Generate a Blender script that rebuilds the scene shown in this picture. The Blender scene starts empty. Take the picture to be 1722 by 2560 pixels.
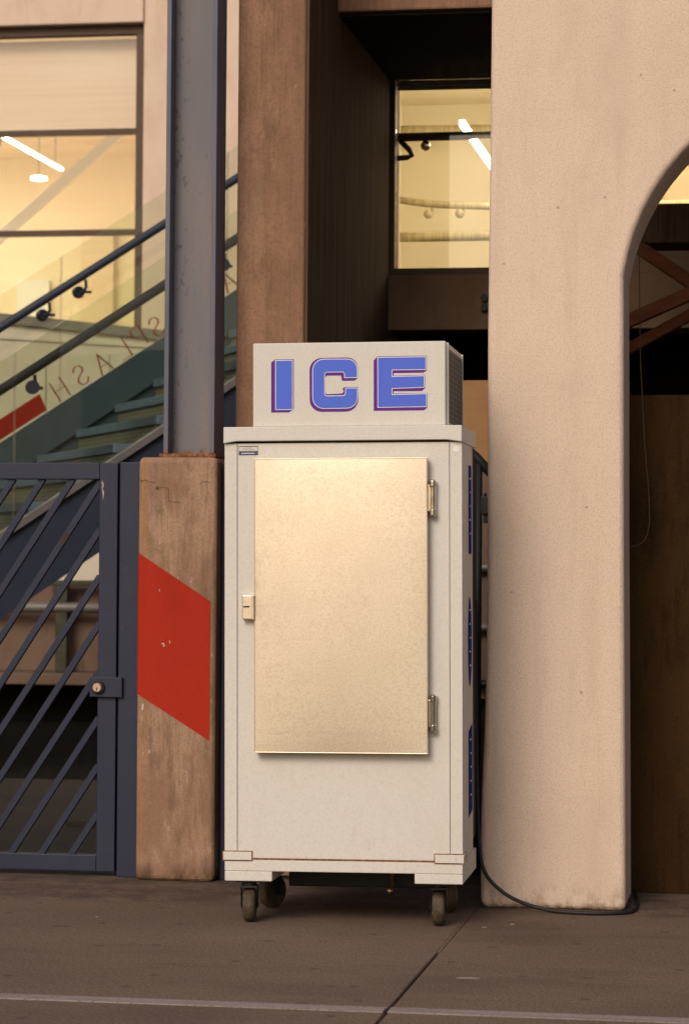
import bpy, bmesh, math, random
from mathutils import Vector, Matrix

R = math.radians
random.seed(7)
scene = bpy.context.scene
COL = scene.collection

# ------------------------------------------------------------------ camera
TH, DIST, EYE = R(9.5), 9.2, 1.28
PITCH, ROLL = R(1.17), R(0.43)
cam_loc = Vector((DIST*math.sin(TH), -DIST*math.cos(TH), EYE))
f0 = Vector((-math.sin(TH), math.cos(TH), 0)); r0 = Vector((math.cos(TH), math.sin(TH), 0)); u0 = Vector((0, 0, 1))
fw = f0*math.cos(PITCH) + u0*math.sin(PITCH)
up = u0*math.cos(PITCH) - f0*math.sin(PITCH)
rt = r0*math.cos(ROLL) + up*math.sin(ROLL)
up = up*math.cos(ROLL) - r0*math.sin(ROLL)
cd = bpy.data.cameras.new('camera'); cam = bpy.data.objects.new('camera', cd); COL.objects.link(cam)
cam.matrix_world = Matrix(((rt.x, up.x, -fw.x, cam_loc.x), (rt.y, up.y, -fw.y, cam_loc.y), (rt.z, up.z, -fw.z, cam_loc.z), (0, 0, 0, 1)))
cd.sensor_fit = 'VERTICAL'; cd.sensor_height = 36.0; cd.sensor_width = 24.2; cd.lens = 90.0
cd.clip_start = 0.1; cd.clip_end = 2000
cd.dof.use_dof = True; cd.dof.focus_distance = 9.1; cd.dof.aperture_fstop = 5.6
scene.camera = cam

# ------------------------------------------------------------------ sky, sun, exposure
SUN_EL, SUN_AZ = R(34), math.atan2(-0.25, -0.95)      # azimuth from +Y towards +X: behind the camera, to its left
world = bpy.data.worlds.new('World'); scene.world = world; world.use_nodes = True
wn = world.node_tree; bg = wn.nodes['Background']
sky = wn.nodes.new('ShaderNodeTexSky'); sky.sky_type = 'NISHITA'; sky.sun_disc = False
sky.sun_elevation = SUN_EL; sky.sun_rotation = SUN_AZ; sky.air_density = 1.0; sky.dust_density = 4.0; sky.ozone_density = 0.6
warm = wn.nodes.new('ShaderNodeMix'); warm.data_type = 'RGBA'; warm.blend_type = 'MULTIPLY'
warm.inputs[0].default_value = 1.0; warm.inputs[7].default_value = (1.0, 0.965, 0.92, 1)
wn.links.new(sky.outputs[0], warm.inputs[6]); wn.links.new(warm.outputs[2], bg.inputs[0])
bg.inputs[1].default_value = 0.108
sl = bpy.data.lights.new('sun', 'SUN'); sun = bpy.data.objects.new('sun', sl); COL.objects.link(sun)
sl.energy = 1.45; sl.angle = R(24); sl.color = (1.0, 0.955, 0.90)
sdir = Vector((math.sin(SUN_AZ)*math.cos(SUN_EL), math.cos(SUN_AZ)*math.cos(SUN_EL), math.sin(SUN_EL)))
sun.rotation_euler = sdir.to_track_quat('Z', 'Y').to_euler(); sun.location = sdir*30
vs = scene.view_settings
vs.view_transform = 'Standard'; vs.look = 'None'; vs.gamma = 1.0; vs.use_curve_mapping = False
vs.exposure = -0.12
scene.render.engine = 'CYCLES'
scene.cycles.use_denoising = True
scene.cycles.use_adaptive_sampling = True; scene.cycles.adaptive_threshold = 0.02
scene.cycles.max_bounces = 6; scene.cycles.transparent_max_bounces = 16
scene.cycles.sample_clamp_indirect = 6.0

# ------------------------------------------------------------------ materials
def M(name, base, rough=0.6, metal=0.0, layers=(), bump=(), spec=0.4, emit=None, coat=0.0, alpha=None):
    """layers: dicts(sc=(x,y,z) or number, lo, hi, col, fac, detail, z=(z0,z1,soft)); bump: list of (scale, strength, distance)"""
    m = bpy.data.materials.new(name); m.use_nodes = True
    nt = m.node_tree; b = nt.nodes['Principled BSDF']
    b.inputs['Roughness'].default_value = rough; b.inputs['Metallic'].default_value = metal
    b.inputs['Specular IOR Level'].default_value = spec
    if coat: b.inputs['Coat Weight'].default_value = coat
    tc = nt.nodes.new('ShaderNodeTexCoord')
    cur = nt.nodes.new('ShaderNodeRGB'); cur.outputs[0].default_value = (*base, 1); cur = cur.outputs[0]
    seedv = (hash_name(name) % 97)*0.37
    for i, L in enumerate(layers):
        sc = L['sc']; sc = (sc, sc, sc) if not isinstance(sc, tuple) else sc
        mp = nt.nodes.new('ShaderNodeMapping'); mp.inputs['Scale'].default_value = sc; mp.inputs['Location'].default_value = (seedv+i*3.1, i*1.7, seedv*0.5)
        nt.links.new(tc.outputs['Object'], mp.inputs['Vector'])
        if L.get('kind') == 'dots':
            nz = nt.nodes.new('ShaderNodeTexVoronoi'); nz.inputs['Scale'].default_value = 1.0; nz.inputs['Randomness'].default_value = L.get('rand', 0.0)
            if L.get('dim2'): nz.voronoi_dimensions = '2D'
            outv = nz.outputs['Distance']
        else:
            nz = nt.nodes.new('ShaderNodeTexNoise'); nz.inputs['Scale'].default_value = 1.0
            nz.inputs['Detail'].default_value = L.get('detail', 5); nz.inputs['Roughness'].default_value = L.get('nr', 0.6)
            outv = nz.outputs[0]
        nt.links.new(mp.outputs[0], nz.inputs['Vector'])
        mr = nt.nodes.new('ShaderNodeMapRange'); mr.interpolation_type = 'SMOOTHSTEP'
        mr.inputs[1].default_value = L['lo']; mr.inputs[2].default_value = L['hi']; mr.inputs[3].default_value = 0; mr.inputs[4].default_value = L.get('fac', 1.0)
        nt.links.new(outv, mr.inputs[0]); fac = mr.outputs[0]
        for ax in ('x', 'y', 'z'):
            if ax in L:
                a0, a1, so = L[ax]
                sp = nt.nodes.new('ShaderNodeSeparateXYZ'); nt.links.new(tc.outputs['Object'], sp.inputs[0])
                src = sp.outputs['xyz'.index(ax)]
                for (e0, e1) in ((a0-so, a0+so), (a1+so, a1-so)):
                    g = nt.nodes.new('ShaderNodeMapRange'); g.interpolation_type = 'SMOOTHSTEP'
                    if e1 < e0:
                        g.inputs[1].default_value = e1; g.inputs[2].default_value = e0; g.inputs[3].default_value = 1; g.inputs[4].default_value = 0
                    else:
                        g.inputs[1].default_value = e0; g.inputs[2].default_value = e1; g.inputs[3].default_value = 0; g.inputs[4].default_value = 1
                    nt.links.new(src, g.inputs[0])
                    mu = nt.nodes.new('ShaderNodeMath'); mu.operation = 'MULTIPLY'
                    nt.links.new(fac, mu.inputs[0]); nt.links.new(g.outputs[0], mu.inputs[1]); fac = mu.outputs[0]
        mx = nt.nodes.new('ShaderNodeMix'); mx.data_type = 'RGBA'
        nt.links.new(fac, mx.inputs[0]); nt.links.new(cur, mx.inputs[6]); mx.inputs[7].default_value = (*L['col'], 1)
        cur = mx.outputs[2]
    nt.links.new(cur, b.inputs['Base Color'])
    prev = None
    for (bs, st, di) in bump:
        nz = nt.nodes.new('ShaderNodeTexNoise'); nz.inputs['Scale'].default_value = bs; nz.inputs['Detail'].default_value = 4
        nt.links.new(tc.outputs['Object'], nz.inputs['Vector'])
        bp = nt.nodes.new('ShaderNodeBump'); bp.inputs['Strength'].default_value = st; bp.inputs['Distance'].default_value = di
        nt.links.new(nz.outputs[0], bp.inputs['Height'])
        if prev is not None: nt.links.new(prev, bp.inputs['Normal'])
        prev = bp.outputs[0]
    if prev is not None: nt.links.new(prev, b.inputs['Normal'])
    if emit:
        b.inputs['Emission Color'].default_value = (*emit[0], 1); b.inputs['Emission Strength'].default_value = emit[1]
    return m

def hash_name(s):
    h = 5
    for ch in s: h = (h*31 + ord(ch)) % 100003
    return h

def glass_mat(name, tint, gloss=0.12, rough=0.02):
    m = bpy.data.materials.new(name); m.use_nodes = True; nt = m.node_tree
    for n in list(nt.nodes): nt.nodes.remove(n)
    out = nt.nodes.new('ShaderNodeOutputMaterial'); tr = nt.nodes.new('ShaderNodeBsdfTransparent'); gl = nt.nodes.new('ShaderNodeBsdfGlossy')
    tr.inputs[0].default_value = (*tint, 1); gl.inputs[0].default_value = (1, 1, 1, 1); gl.inputs['Roughness'].default_value = rough
    fr = nt.nodes.new('ShaderNodeFresnel'); fr.inputs[0].default_value = 1.5
    ad = nt.nodes.new('ShaderNodeMath'); ad.operation = 'MULTIPLY_ADD'; ad.inputs[1].default_value = 0.6; ad.inputs[2].default_value = gloss
    mx = nt.nodes.new('ShaderNodeMixShader')
    nt.links.new(fr.outputs[0], ad.inputs[0]); nt.links.new(ad.outputs[0], mx.inputs[0])
    nt.links.new(tr.outputs[0], mx.inputs[1]); nt.links.new(gl.outputs[0], mx.inputs[2]); nt.links.new(mx.outputs[0], out.inputs[0])
    return m

D = dict
m_stucco = M('stucco', (0.735, 0.57, 0.45), 0.95, layers=[
    D(sc=1.3, lo=.40, hi=.70, col=(0.64, 0.485, 0.375), fac=.7),
    D(sc=9, lo=.5, hi=.75, col=(0.73, 0.565, 0.445), fac=.45),
    D(sc=(9, 9, .8), lo=.54, hi=.74, col=(0.60, 0.45, 0.35), fac=.5),
    D(sc=150, lo=.44, hi=.66, col=(0.50, 0.375, 0.29), fac=.5, detail=3),
    D(sc=(3, 3, 1.2), lo=.56, hi=.75, col=(0.60, 0.46, 0.365), fac=.6),
    D(sc=(8, 8, 8), kind='dots', rand=1.0, lo=.05, hi=.035, col=(0.25, 0.16, 0.11), fac=.6, y=(-.03, .01, .01)),
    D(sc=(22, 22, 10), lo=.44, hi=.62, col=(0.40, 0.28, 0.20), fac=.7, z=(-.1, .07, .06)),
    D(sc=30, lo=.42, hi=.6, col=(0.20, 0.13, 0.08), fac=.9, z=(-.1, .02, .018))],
    bump=[(6, .3, .02), (220, .8, .003), (60, .3, .004)], spec=.15)
m_concrete = M('weathered_concrete', (0.245, 0.135, 0.083), 0.9, layers=[
    D(sc=(4.5, 4.5, 1.9), lo=.42, hi=.64, col=(0.345, 0.195, 0.125), fac=.9, nr=.7),
    D(sc=(8, 8, 2.6), lo=.50, hi=.68, col=(0.175, 0.103, 0.062), fac=.8, nr=.72),
    D(sc=(85, 85, 3), lo=.50, hi=.70, col=(0.165, 0.092, 0.056), fac=.5),
    D(sc=(5, 5, 3.5), lo=.56, hi=.70, col=(0.235, 0.165, 0.105), fac=.7, nr=.7),
    D(sc=(26, 26, 12), lo=.66, hi=.70, col=(0.45, 0.30, 0.21), fac=.6),
    D(sc=140, lo=.50, hi=.66, col=(0.14, 0.08, 0.05), fac=.45, detail=2)],
    bump=[(30, .35, .006), (140, .4, .002)], spec=.2)
m_plinth = M('plinth_concrete', (0.285, 0.165, 0.105), 0.9, layers=[
    D(sc=(6, 6, 2.6), lo=.42, hi=.64, col=(0.42, 0.265, 0.18), fac=.9, nr=.7),
    D(sc=(11, 11, 3.2), lo=.50, hi=.66, col=(0.165, 0.098, 0.062), fac=.62, nr=.72),
    D(sc=(75, 75, 5), lo=.50, hi=.70, col=(0.19, 0.112, 0.07), fac=.45),
    D(sc=(22, 22, 16), lo=.56, hi=.70, col=(0.36, 0.235, 0.165), fac=.6, nr=.7),
    D(sc=(9, 9, 6), lo=.54, hi=.66, col=(0.20, 0.135, 0.05), fac=.65, z=(1.25, 1.62, .1), x=(-.12, .03, .05)),
    D(sc=(30, 30, 2), lo=.36, hi=.56, col=(0.38, 0.19, 0.07), fac=.55, x=(-.165, -.120, .014), z=(1.25, 1.8, .15)),
    D(sc=(30, 30, 2), lo=.36, hi=.56, col=(0.34, 0.17, 0.07), fac=.55, x=(-.150, -.115, .014), z=(.15, .72, .12)),
    D(sc=(20, 20, 7), lo=.63, hi=.69, col=(0.46, 0.34, 0.26), fac=.55),
    D(sc=(14, 14, 9), lo=.36, hi=.60, col=(0.085, 0.05, 0.026), fac=.9, z=(-.1, .05, .045)),
    D(sc=150, lo=.44, hi=.66, col=(0.17, 0.10, 0.066), fac=.42, detail=3)],
    bump=[(24, .35, .008), (140, .45, .002)], spec=.2)
m_red = M('red_stripe_paint', (0.3998, 0.0231, 0.0070), 0.75, layers=[
    D(sc=(5, 5, 2), lo=.42, hi=.7, col=(0.3147, 0.0179, 0.0060), fac=.7),
    D(sc=(34, 34, 18), lo=.735, hi=.75, col=(0.5522, 0.3150, 0.2240), fac=.9),
    D(sc=120, lo=.55, hi=.7, col=(0.2576, 0.0158, 0.0070), fac=.35, detail=2)], bump=[(140, .25, .002)], spec=.2)
m_navy = M('navy_steel_paint', (0.0177, 0.0218, 0.0473), 0.5, layers=[
    D(sc=3, lo=.4, hi=.7, col=(0.0242, 0.0271, 0.0525), fac=.7),
    D(sc=(60, 60, 20), lo=.72, hi=.76, col=(0.0887, 0.0786, 0.0914), fac=.7),
    D(sc=150, lo=.5, hi=.7, col=(0.0121, 0.0157, 0.0326), fac=.5, detail=2)], bump=[(90, .12, .001)], spec=.35)
m_soffit_shade = M('dark_soffit', (0.020, 0.016, 0.011), 0.95, spec=.1)
m_streakbrown = M('dark_weathered_cladding', (0.105, 0.066, 0.042), 0.95, layers=[  # streaked dark brown for the arch beam and the plate added on the pier
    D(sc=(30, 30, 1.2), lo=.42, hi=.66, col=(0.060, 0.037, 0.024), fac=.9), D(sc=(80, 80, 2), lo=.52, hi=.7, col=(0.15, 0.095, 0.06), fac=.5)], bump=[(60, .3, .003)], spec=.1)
m_crack = M('crack_dirt', (0.10, 0.06, 0.038), 0.95)
m_chip = M('chipped_primer', (0.5, 0.42, 0.36), 0.8)
m_steel_web = M('weathered_steel_web', (0.1600, 0.1522, 0.1646), 0.7, layers=[
    D(sc=(6, 6, 1.4), lo=.42, hi=.7, col=(0.2080, 0.1731, 0.1686), fac=.8),
    D(sc=(4, 4, 1.1), lo=.55, hi=.72, col=(0.0800, 0.0931, 0.1372), fac=.6),
    D(sc=(40, 40, 22), lo=.57, hi=.66, col=(0.0480, 0.0435, 0.0470), fac=.7, x=(-.2, -.035, .025)),
    D(sc=(70, 70, 45), lo=.66, hi=.72, col=(0.0400, 0.0296, 0.0274), fac=.7),
    D(sc=(24, 24, 20), lo=.35, hi=.6, col=(0.1600, 0.0592, 0.0186), fac=.95, z=(-.1, .03, .02))], bump=[(80, .2, .002)])
m_steel_flange = M('weathered_steel_flange', (0.1275, 0.1260, 0.1550), 0.6, layers=[
    D(sc=(6, 6, 2), lo=.45, hi=.7, col=(0.0850, 0.0945, 0.1300), fac=.8),
    D(sc=(24, 24, 20), lo=.35, hi=.6, col=(0.1870, 0.0630, 0.0200), fac=.95, z=(-.1, .03, .02))], bump=[(80, .15, .001)])
m_ground = M('pavement_concrete', (0.152, 0.103, 0.077), 0.88, layers=[
    D(sc=(.9, 1.3, 1), lo=.40, hi=.68, col=(0.19, 0.13, 0.096), fac=.8),
    D(sc=(.6, 2.2, 1), lo=.50, hi=.72, col=(0.102, 0.070, 0.053), fac=.7, nr=.65),
    D(sc=(1.1, 2.6, 1), lo=.56, hi=.70, col=(0.165, 0.118, 0.072), fac=.5, nr=.7),
    D(sc=(7, 9, 1), lo=.58, hi=.70, col=(0.10, 0.068, 0.051), fac=.45, nr=.7),
    D(sc=(2.6, 2.6, 1), kind='dots', dim2=True, rand=1.0, lo=.055, hi=.035, col=(0.065, 0.044, 0.033), fac=.7),
    D(sc=(.7, .9, 1), kind='dots', dim2=True, rand=1.0, lo=.22, hi=.05, col=(0.080, 0.055, 0.042), fac=.5),
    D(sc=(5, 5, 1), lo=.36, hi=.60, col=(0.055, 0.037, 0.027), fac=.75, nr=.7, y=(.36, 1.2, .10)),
    D(sc=(60, 60, 1), lo=.64, hi=.70, col=(0.072, 0.047, 0.035), fac=.7, detail=2),
    D(sc=(120, 45, 1), lo=.44, hi=.62, col=(0.088, 0.058, 0.043), fac=.6, detail=4),
    D(sc=(100, 38, 1), lo=.56, hi=.70, col=(0.26, 0.19, 0.145), fac=.55, detail=4)],
    bump=[(9, .12, .01), (220, .6, .002)], spec=.25)
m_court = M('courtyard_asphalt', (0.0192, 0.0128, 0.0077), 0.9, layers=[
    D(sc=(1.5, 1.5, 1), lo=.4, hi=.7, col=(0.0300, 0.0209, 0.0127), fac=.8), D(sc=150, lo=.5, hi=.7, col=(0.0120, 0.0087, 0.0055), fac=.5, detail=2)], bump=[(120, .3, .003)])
m_line = M('worn_line_paint', (0.29, 0.235, 0.215), 0.8, layers=[
    D(sc=(3, 20, 1), lo=.40, hi=.72, col=(0.19, 0.15, 0.13), fac=.75),
    D(sc=(90, 90, 1), lo=.5, hi=.66, col=(0.13, 0.095, 0.08), fac=.7, detail=3)], bump=[(220, .3, .001)])
m_joint = M('joint_dirt', (0.045, 0.030, 0.022), 0.95)
m_white = M('freezer_white_paint', (0.67, 0.63, 0.565), 0.5, layers=[
    D(sc=(1.5, 1.5, .8), lo=.42, hi=.72, col=(0.60, 0.55, 0.48), fac=.6),
    D(sc=(18, 18, 1.6), lo=.54, hi=.74, col=(0.57, 0.515, 0.44), fac=.25),
    D(sc=(10, 10, 4), lo=.60, hi=.76, col=(0.55, 0.49, 0.41), fac=.45),
    D(sc=(34, 34, 22), lo=.66, hi=.70, col=(0.36, 0.26, 0.18), fac=.55, z=(.10, .34, .06)),
    D(sc=(60, 60, 60), lo=.74, hi=.77, col=(0.36, 0.28, 0.21), fac=.6),
    D(sc=150, lo=.44, hi=.66, col=(0.54, 0.495, 0.43), fac=.42, detail=3)], bump=[(45, .06, .002), (210, .15, .0006)], spec=.35)
m_alu = M('embossed_aluminium', (0.77, 0.665, 0.52), 0.43, 0.85, layers=[
    D(sc=(2.2, 2.2, 1.4), lo=.40, hi=.70, col=(0.69, 0.575, 0.44), fac=.6, nr=.7),
    D(sc=(5, 5, 16), lo=.60, hi=.74, col=(0.50, 0.40, 0.29), fac=.4, nr=.7),
    D(sc=(9, 9, 7), lo=.48, hi=.68, col=(0.46, 0.34, 0.24), fac=.55, nr=.7, x=(-.29, -.235, .02), z=(.95, 1.30, .08)),
    D(sc=(3, 3, 20), lo=.55, hi=.7, col=(0.50, 0.36, 0.26), fac=.5, z=(.60, .70, .05)),
    D(sc=150, lo=.42, hi=.66, col=(0.58, 0.475, 0.36), fac=.55, detail=3)], bump=[(5, .10, .01), (230, .22, .0008)])
m_chrome = M('hinge_chrome', (0.72, 0.66, 0.58), 0.16, 1.0, layers=[D(sc=40, lo=.5, hi=.7, col=(0.4, 0.3, 0.24), fac=.5)])
m_brass = M('lock_brass', (0.75, 0.55, 0.44), 0.28, 1.0)
m_black = M('black_rubber', (0.012, 0.012, 0.012), 0.55)
m_darkmetal = M('dark_metal', (0.03, 0.028, 0.028), 0.5, .4)
m_grille = M('grille_grey', (0.20, 0.17, 0.14), 0.6)
m_wheel = M('caster_rubber', (0.0525, 0.0364, 0.0216), 0.7, layers=[D(sc=30, lo=.45, hi=.65, col=(0.1125, 0.0770, 0.0420), fac=.8)], bump=[(80, .2, .001)])
m_rust = M('rust', (0.17, 0.055, 0.022), 0.9, layers=[D(sc=60, lo=.45, hi=.6, col=(0.32, 0.17, 0.08), fac=.8)])
m_darkrust = M('dark_rust', (0.055, 0.03, 0.018), 0.9)
m_blue = M('print_blue', (0.10, 0.15, 0.68), 0.6, spec=.2, layers=[D(sc=(8, 8, 5), lo=.4, hi=.7, col=(0.075, 0.17, 0.64), fac=.8), D(sc=160, lo=.5, hi=.7, col=(0.08, 0.11, 0.50), fac=.4, detail=2)])
m_purple = M('print_purple', (0.12, 0.022, 0.25), 0.6, spec=.2)
m_printwhite = M('print_white', (0.78, 0.76, 0.74), 0.5)
m_decal = M('decal_blue', (0.014, 0.026, 0.22), 0.9, spec=.05, layers=[D(sc=(40, 40, 60), lo=.66, hi=.70, col=(.35, .35, .5), fac=.8)])
m_decal_dark = M('decal_dark', (0.012, 0.014, 0.07), 0.9, spec=.05)
m_ink = M('sticker_ink', (0.05, 0.045, 0.06), 0.5)
m_inkblue = M('sticker_navy', (0.05, 0.05, 0.16), 0.5)
m_plaster = M('cream_plaster_wall', (0.72, 0.54, 0.42), 0.85, layers=[
    D(sc=(3, 3, 1.5), lo=.42, hi=.7, col=(0.605, 0.416, 0.298), fac=.7), D(sc=(16, 16, 3), lo=.58, hi=.72, col=(0.572, 0.366, 0.260), fac=.5)], bump=[(60, .2, .003)])
m_panelwhite = M('panelled_white_paint', (0.56, 0.48, 0.38), 0.7, layers=[D(sc=3, lo=.4, hi=.7, col=(0.50, 0.42, 0.33), fac=.7)])
m_winframe = M('brown_window_frame', (0.075, 0.036, 0.018), 0.55, layers=[D(sc=5, lo=.4, hi=.7, col=(0.10, 0.05, 0.027), fac=.6)])
m_sill = M('grey_sill', (0.16, 0.135, 0.11), 0.7, layers=[D(sc=6, lo=.4, hi=.7, col=(0.12, 0.10, 0.08), fac=.7)])
m_pane = glass_mat('window_glass', (0.97, 0.97, 0.96), 0.02)
m_balu = glass_mat('balustrade_glass', (0.925, 0.955, 0.895), 0.035)
m_gedge = M('glass_cut_edge', (0.07, 0.085, 0.055), 0.2)
m_roomwall = M('warm_room_wall', (0.84, 0.71, 0.50), 0.9, layers=[
    D(sc=(.4, .4, 7), lo=.40, hi=.66, col=(0.82, 0.65, 0.46), fac=.6), D(sc=(1.6, 1.6, .5), lo=.45, hi=.68, col=(0.87, 0.77, 0.55), fac=.7)])
m_roomwall2 = M('yellow_room_wall', (0.80, 0.70, 0.50), 0.9, layers=[D(sc=(1.8, 1.8, .4), lo=.42, hi=.68, col=(0.84, 0.68, 0.54), fac=.7)])
m_partition = M('tan_partition', (0.60, 0.41, 0.26), 0.9)
m_roomfloor = M('room_floor', (0.55, 0.44, 0.28), 0.6)
m_blind = M('cream_blind', (0.80, 0.61, 0.43), 0.9, layers=[D(sc=(.3, .3, 22), lo=.42, hi=.66, col=(0.73, 0.53, 0.36), fac=.8), D(sc=(.5, .5, 3), lo=.4, hi=.7, col=(0.83, 0.69, 0.50), fac=.7)])
m_lamp = M('lamp_tube', (1, .95, .8), .5, emit=((1.0, 0.955, 0.79), 14.0))
m_fill_panel = M('lamp_panel', (1, .95, .8), .5, emit=((1.0, 0.955, 0.79), 12.0))
m_lamp2 = M('lamp_tube_yellow', (1, .95, .7), .5, emit=((1.0, 0.915, 0.69), 32.0))
m_teal = M('teal_stair_steel', (0.0357, 0.0570, 0.0694), 0.55, layers=[D(sc=4, lo=.4, hi=.7, col=(0.0467, 0.0690, 0.0784), fac=.7)], bump=[(80, .1, .001)])
m_nosing = M('worn_tread_nosing', (0.0808, 0.1187, 0.1437), 0.55, layers=[D(sc=9, lo=.4, hi=.7, col=(0.0553, 0.0902, 0.1150), fac=.8)])
m_perf = M('perforated_riser', (0.13, 0.125, 0.085), 0.6, layers=[D(sc=(40, 40, 40), lo=.40, hi=.34, col=(0.012, 0.014, 0.012), kind='dots')])
m_stairnavy = M('navy_stringer', (0.020, 0.027, 0.052), 0.6, layers=[D(sc=3, lo=.4, hi=.7, col=(0.028, 0.036, 0.062), fac=.7)])
m_stairedge = M('worn_stringer_flange', (0.14, 0.13, 0.125), 0.6, layers=[D(sc=8, lo=.4, hi=.7, col=(0.10, 0.10, 0.10), fac=.7)])
m_rail = M('handrail_steel', (0.045, 0.05, 0.07), 0.4, .3)
m_redvinyl = M('red_vinyl', (0.26, 0.016, 0.008), 0.7, spec=.1)
m_lowwall = M('stained_low_wall', (0.1663, 0.1035, 0.0714), 0.9, layers=[
    D(sc=(3, 3, 1.5), lo=.42, hi=.7, col=(0.1181, 0.0719, 0.0492), fac=.8), D(sc=(14, 14, 4), lo=.58, hi=.72, col=(0.0693, 0.0459, 0.0246), fac=.6)], bump=[(50, .3, .005)])
m_moss = M('mossy_pipe', (0.045, 0.042, 0.022), 0.8, layers=[D(sc=20, lo=.45, hi=.6, col=(0.07, 0.06, 0.045), fac=.8)])
m_pipe = M('grey_pipe', (0.16, 0.14, 0.12), 0.5, .2)
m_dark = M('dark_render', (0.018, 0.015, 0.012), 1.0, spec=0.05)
m_spandrel = M('brown_spandrel_concrete', (0.204, 0.126, 0.081), 0.9, layers=[D(sc=(4, 4, 3), lo=.42, hi=.68, col=(0.144, 0.089, 0.059), fac=.8)], bump=[(60, .3, .004)])
m_tan = M('tan_plywood', (0.330, 0.171, 0.072), 0.8, layers=[D(sc=(3, 3, 12), lo=.42, hi=.68, col=(0.275, 0.138, 0.056), fac=.8)])
m_board = M('dark_brown_board', (0.0510, 0.0264, 0.0097), 0.95, layers=[
    D(sc=(2.0, 2.0, 1.0), lo=.40, hi=.64, col=(0.0238, 0.0136, 0.0060), fac=.95, nr=.65), D(sc=(50, 50, 4), lo=.5, hi=.7, col=(0.0170, 0.0096, 0.0045), fac=.5), D(sc=150, lo=.5, hi=.7, col=(0.0850, 0.0432, 0.0180), fac=.4, detail=2)], bump=[(40, .2, .003)], spec=.06)
m_shade_floor = M('black_sheet', (0.009, 0.0075, 0.006), 1.0, spec=0.05)
m_timber = M('red_brown_timber', (0.1753, 0.0516, 0.0149), 0.75, layers=[D(sc=(4, 30, 30), lo=.42, hi=.66, col=(0.1146, 0.0304, 0.0099), fac=.8)], bump=[(40, .2, .002)])
m_wire = M('thin_tan_wire', (0.08, 0.05, 0.025), 0.6)
m_palebar = M('beige_rail', (0.44, 0.36, 0.21), 0.5, layers=[D(sc=(60, 1, 1), lo=.45, hi=.55, col=(0.33, 0.26, 0.14), fac=.8, detail=0)])
m_litter = M('litter_paper', (0.22, 0.18, 0.15), 0.9)
m_roof = M('roof_concrete', (0.30, 0.24, 0.20), 0.9)

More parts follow.
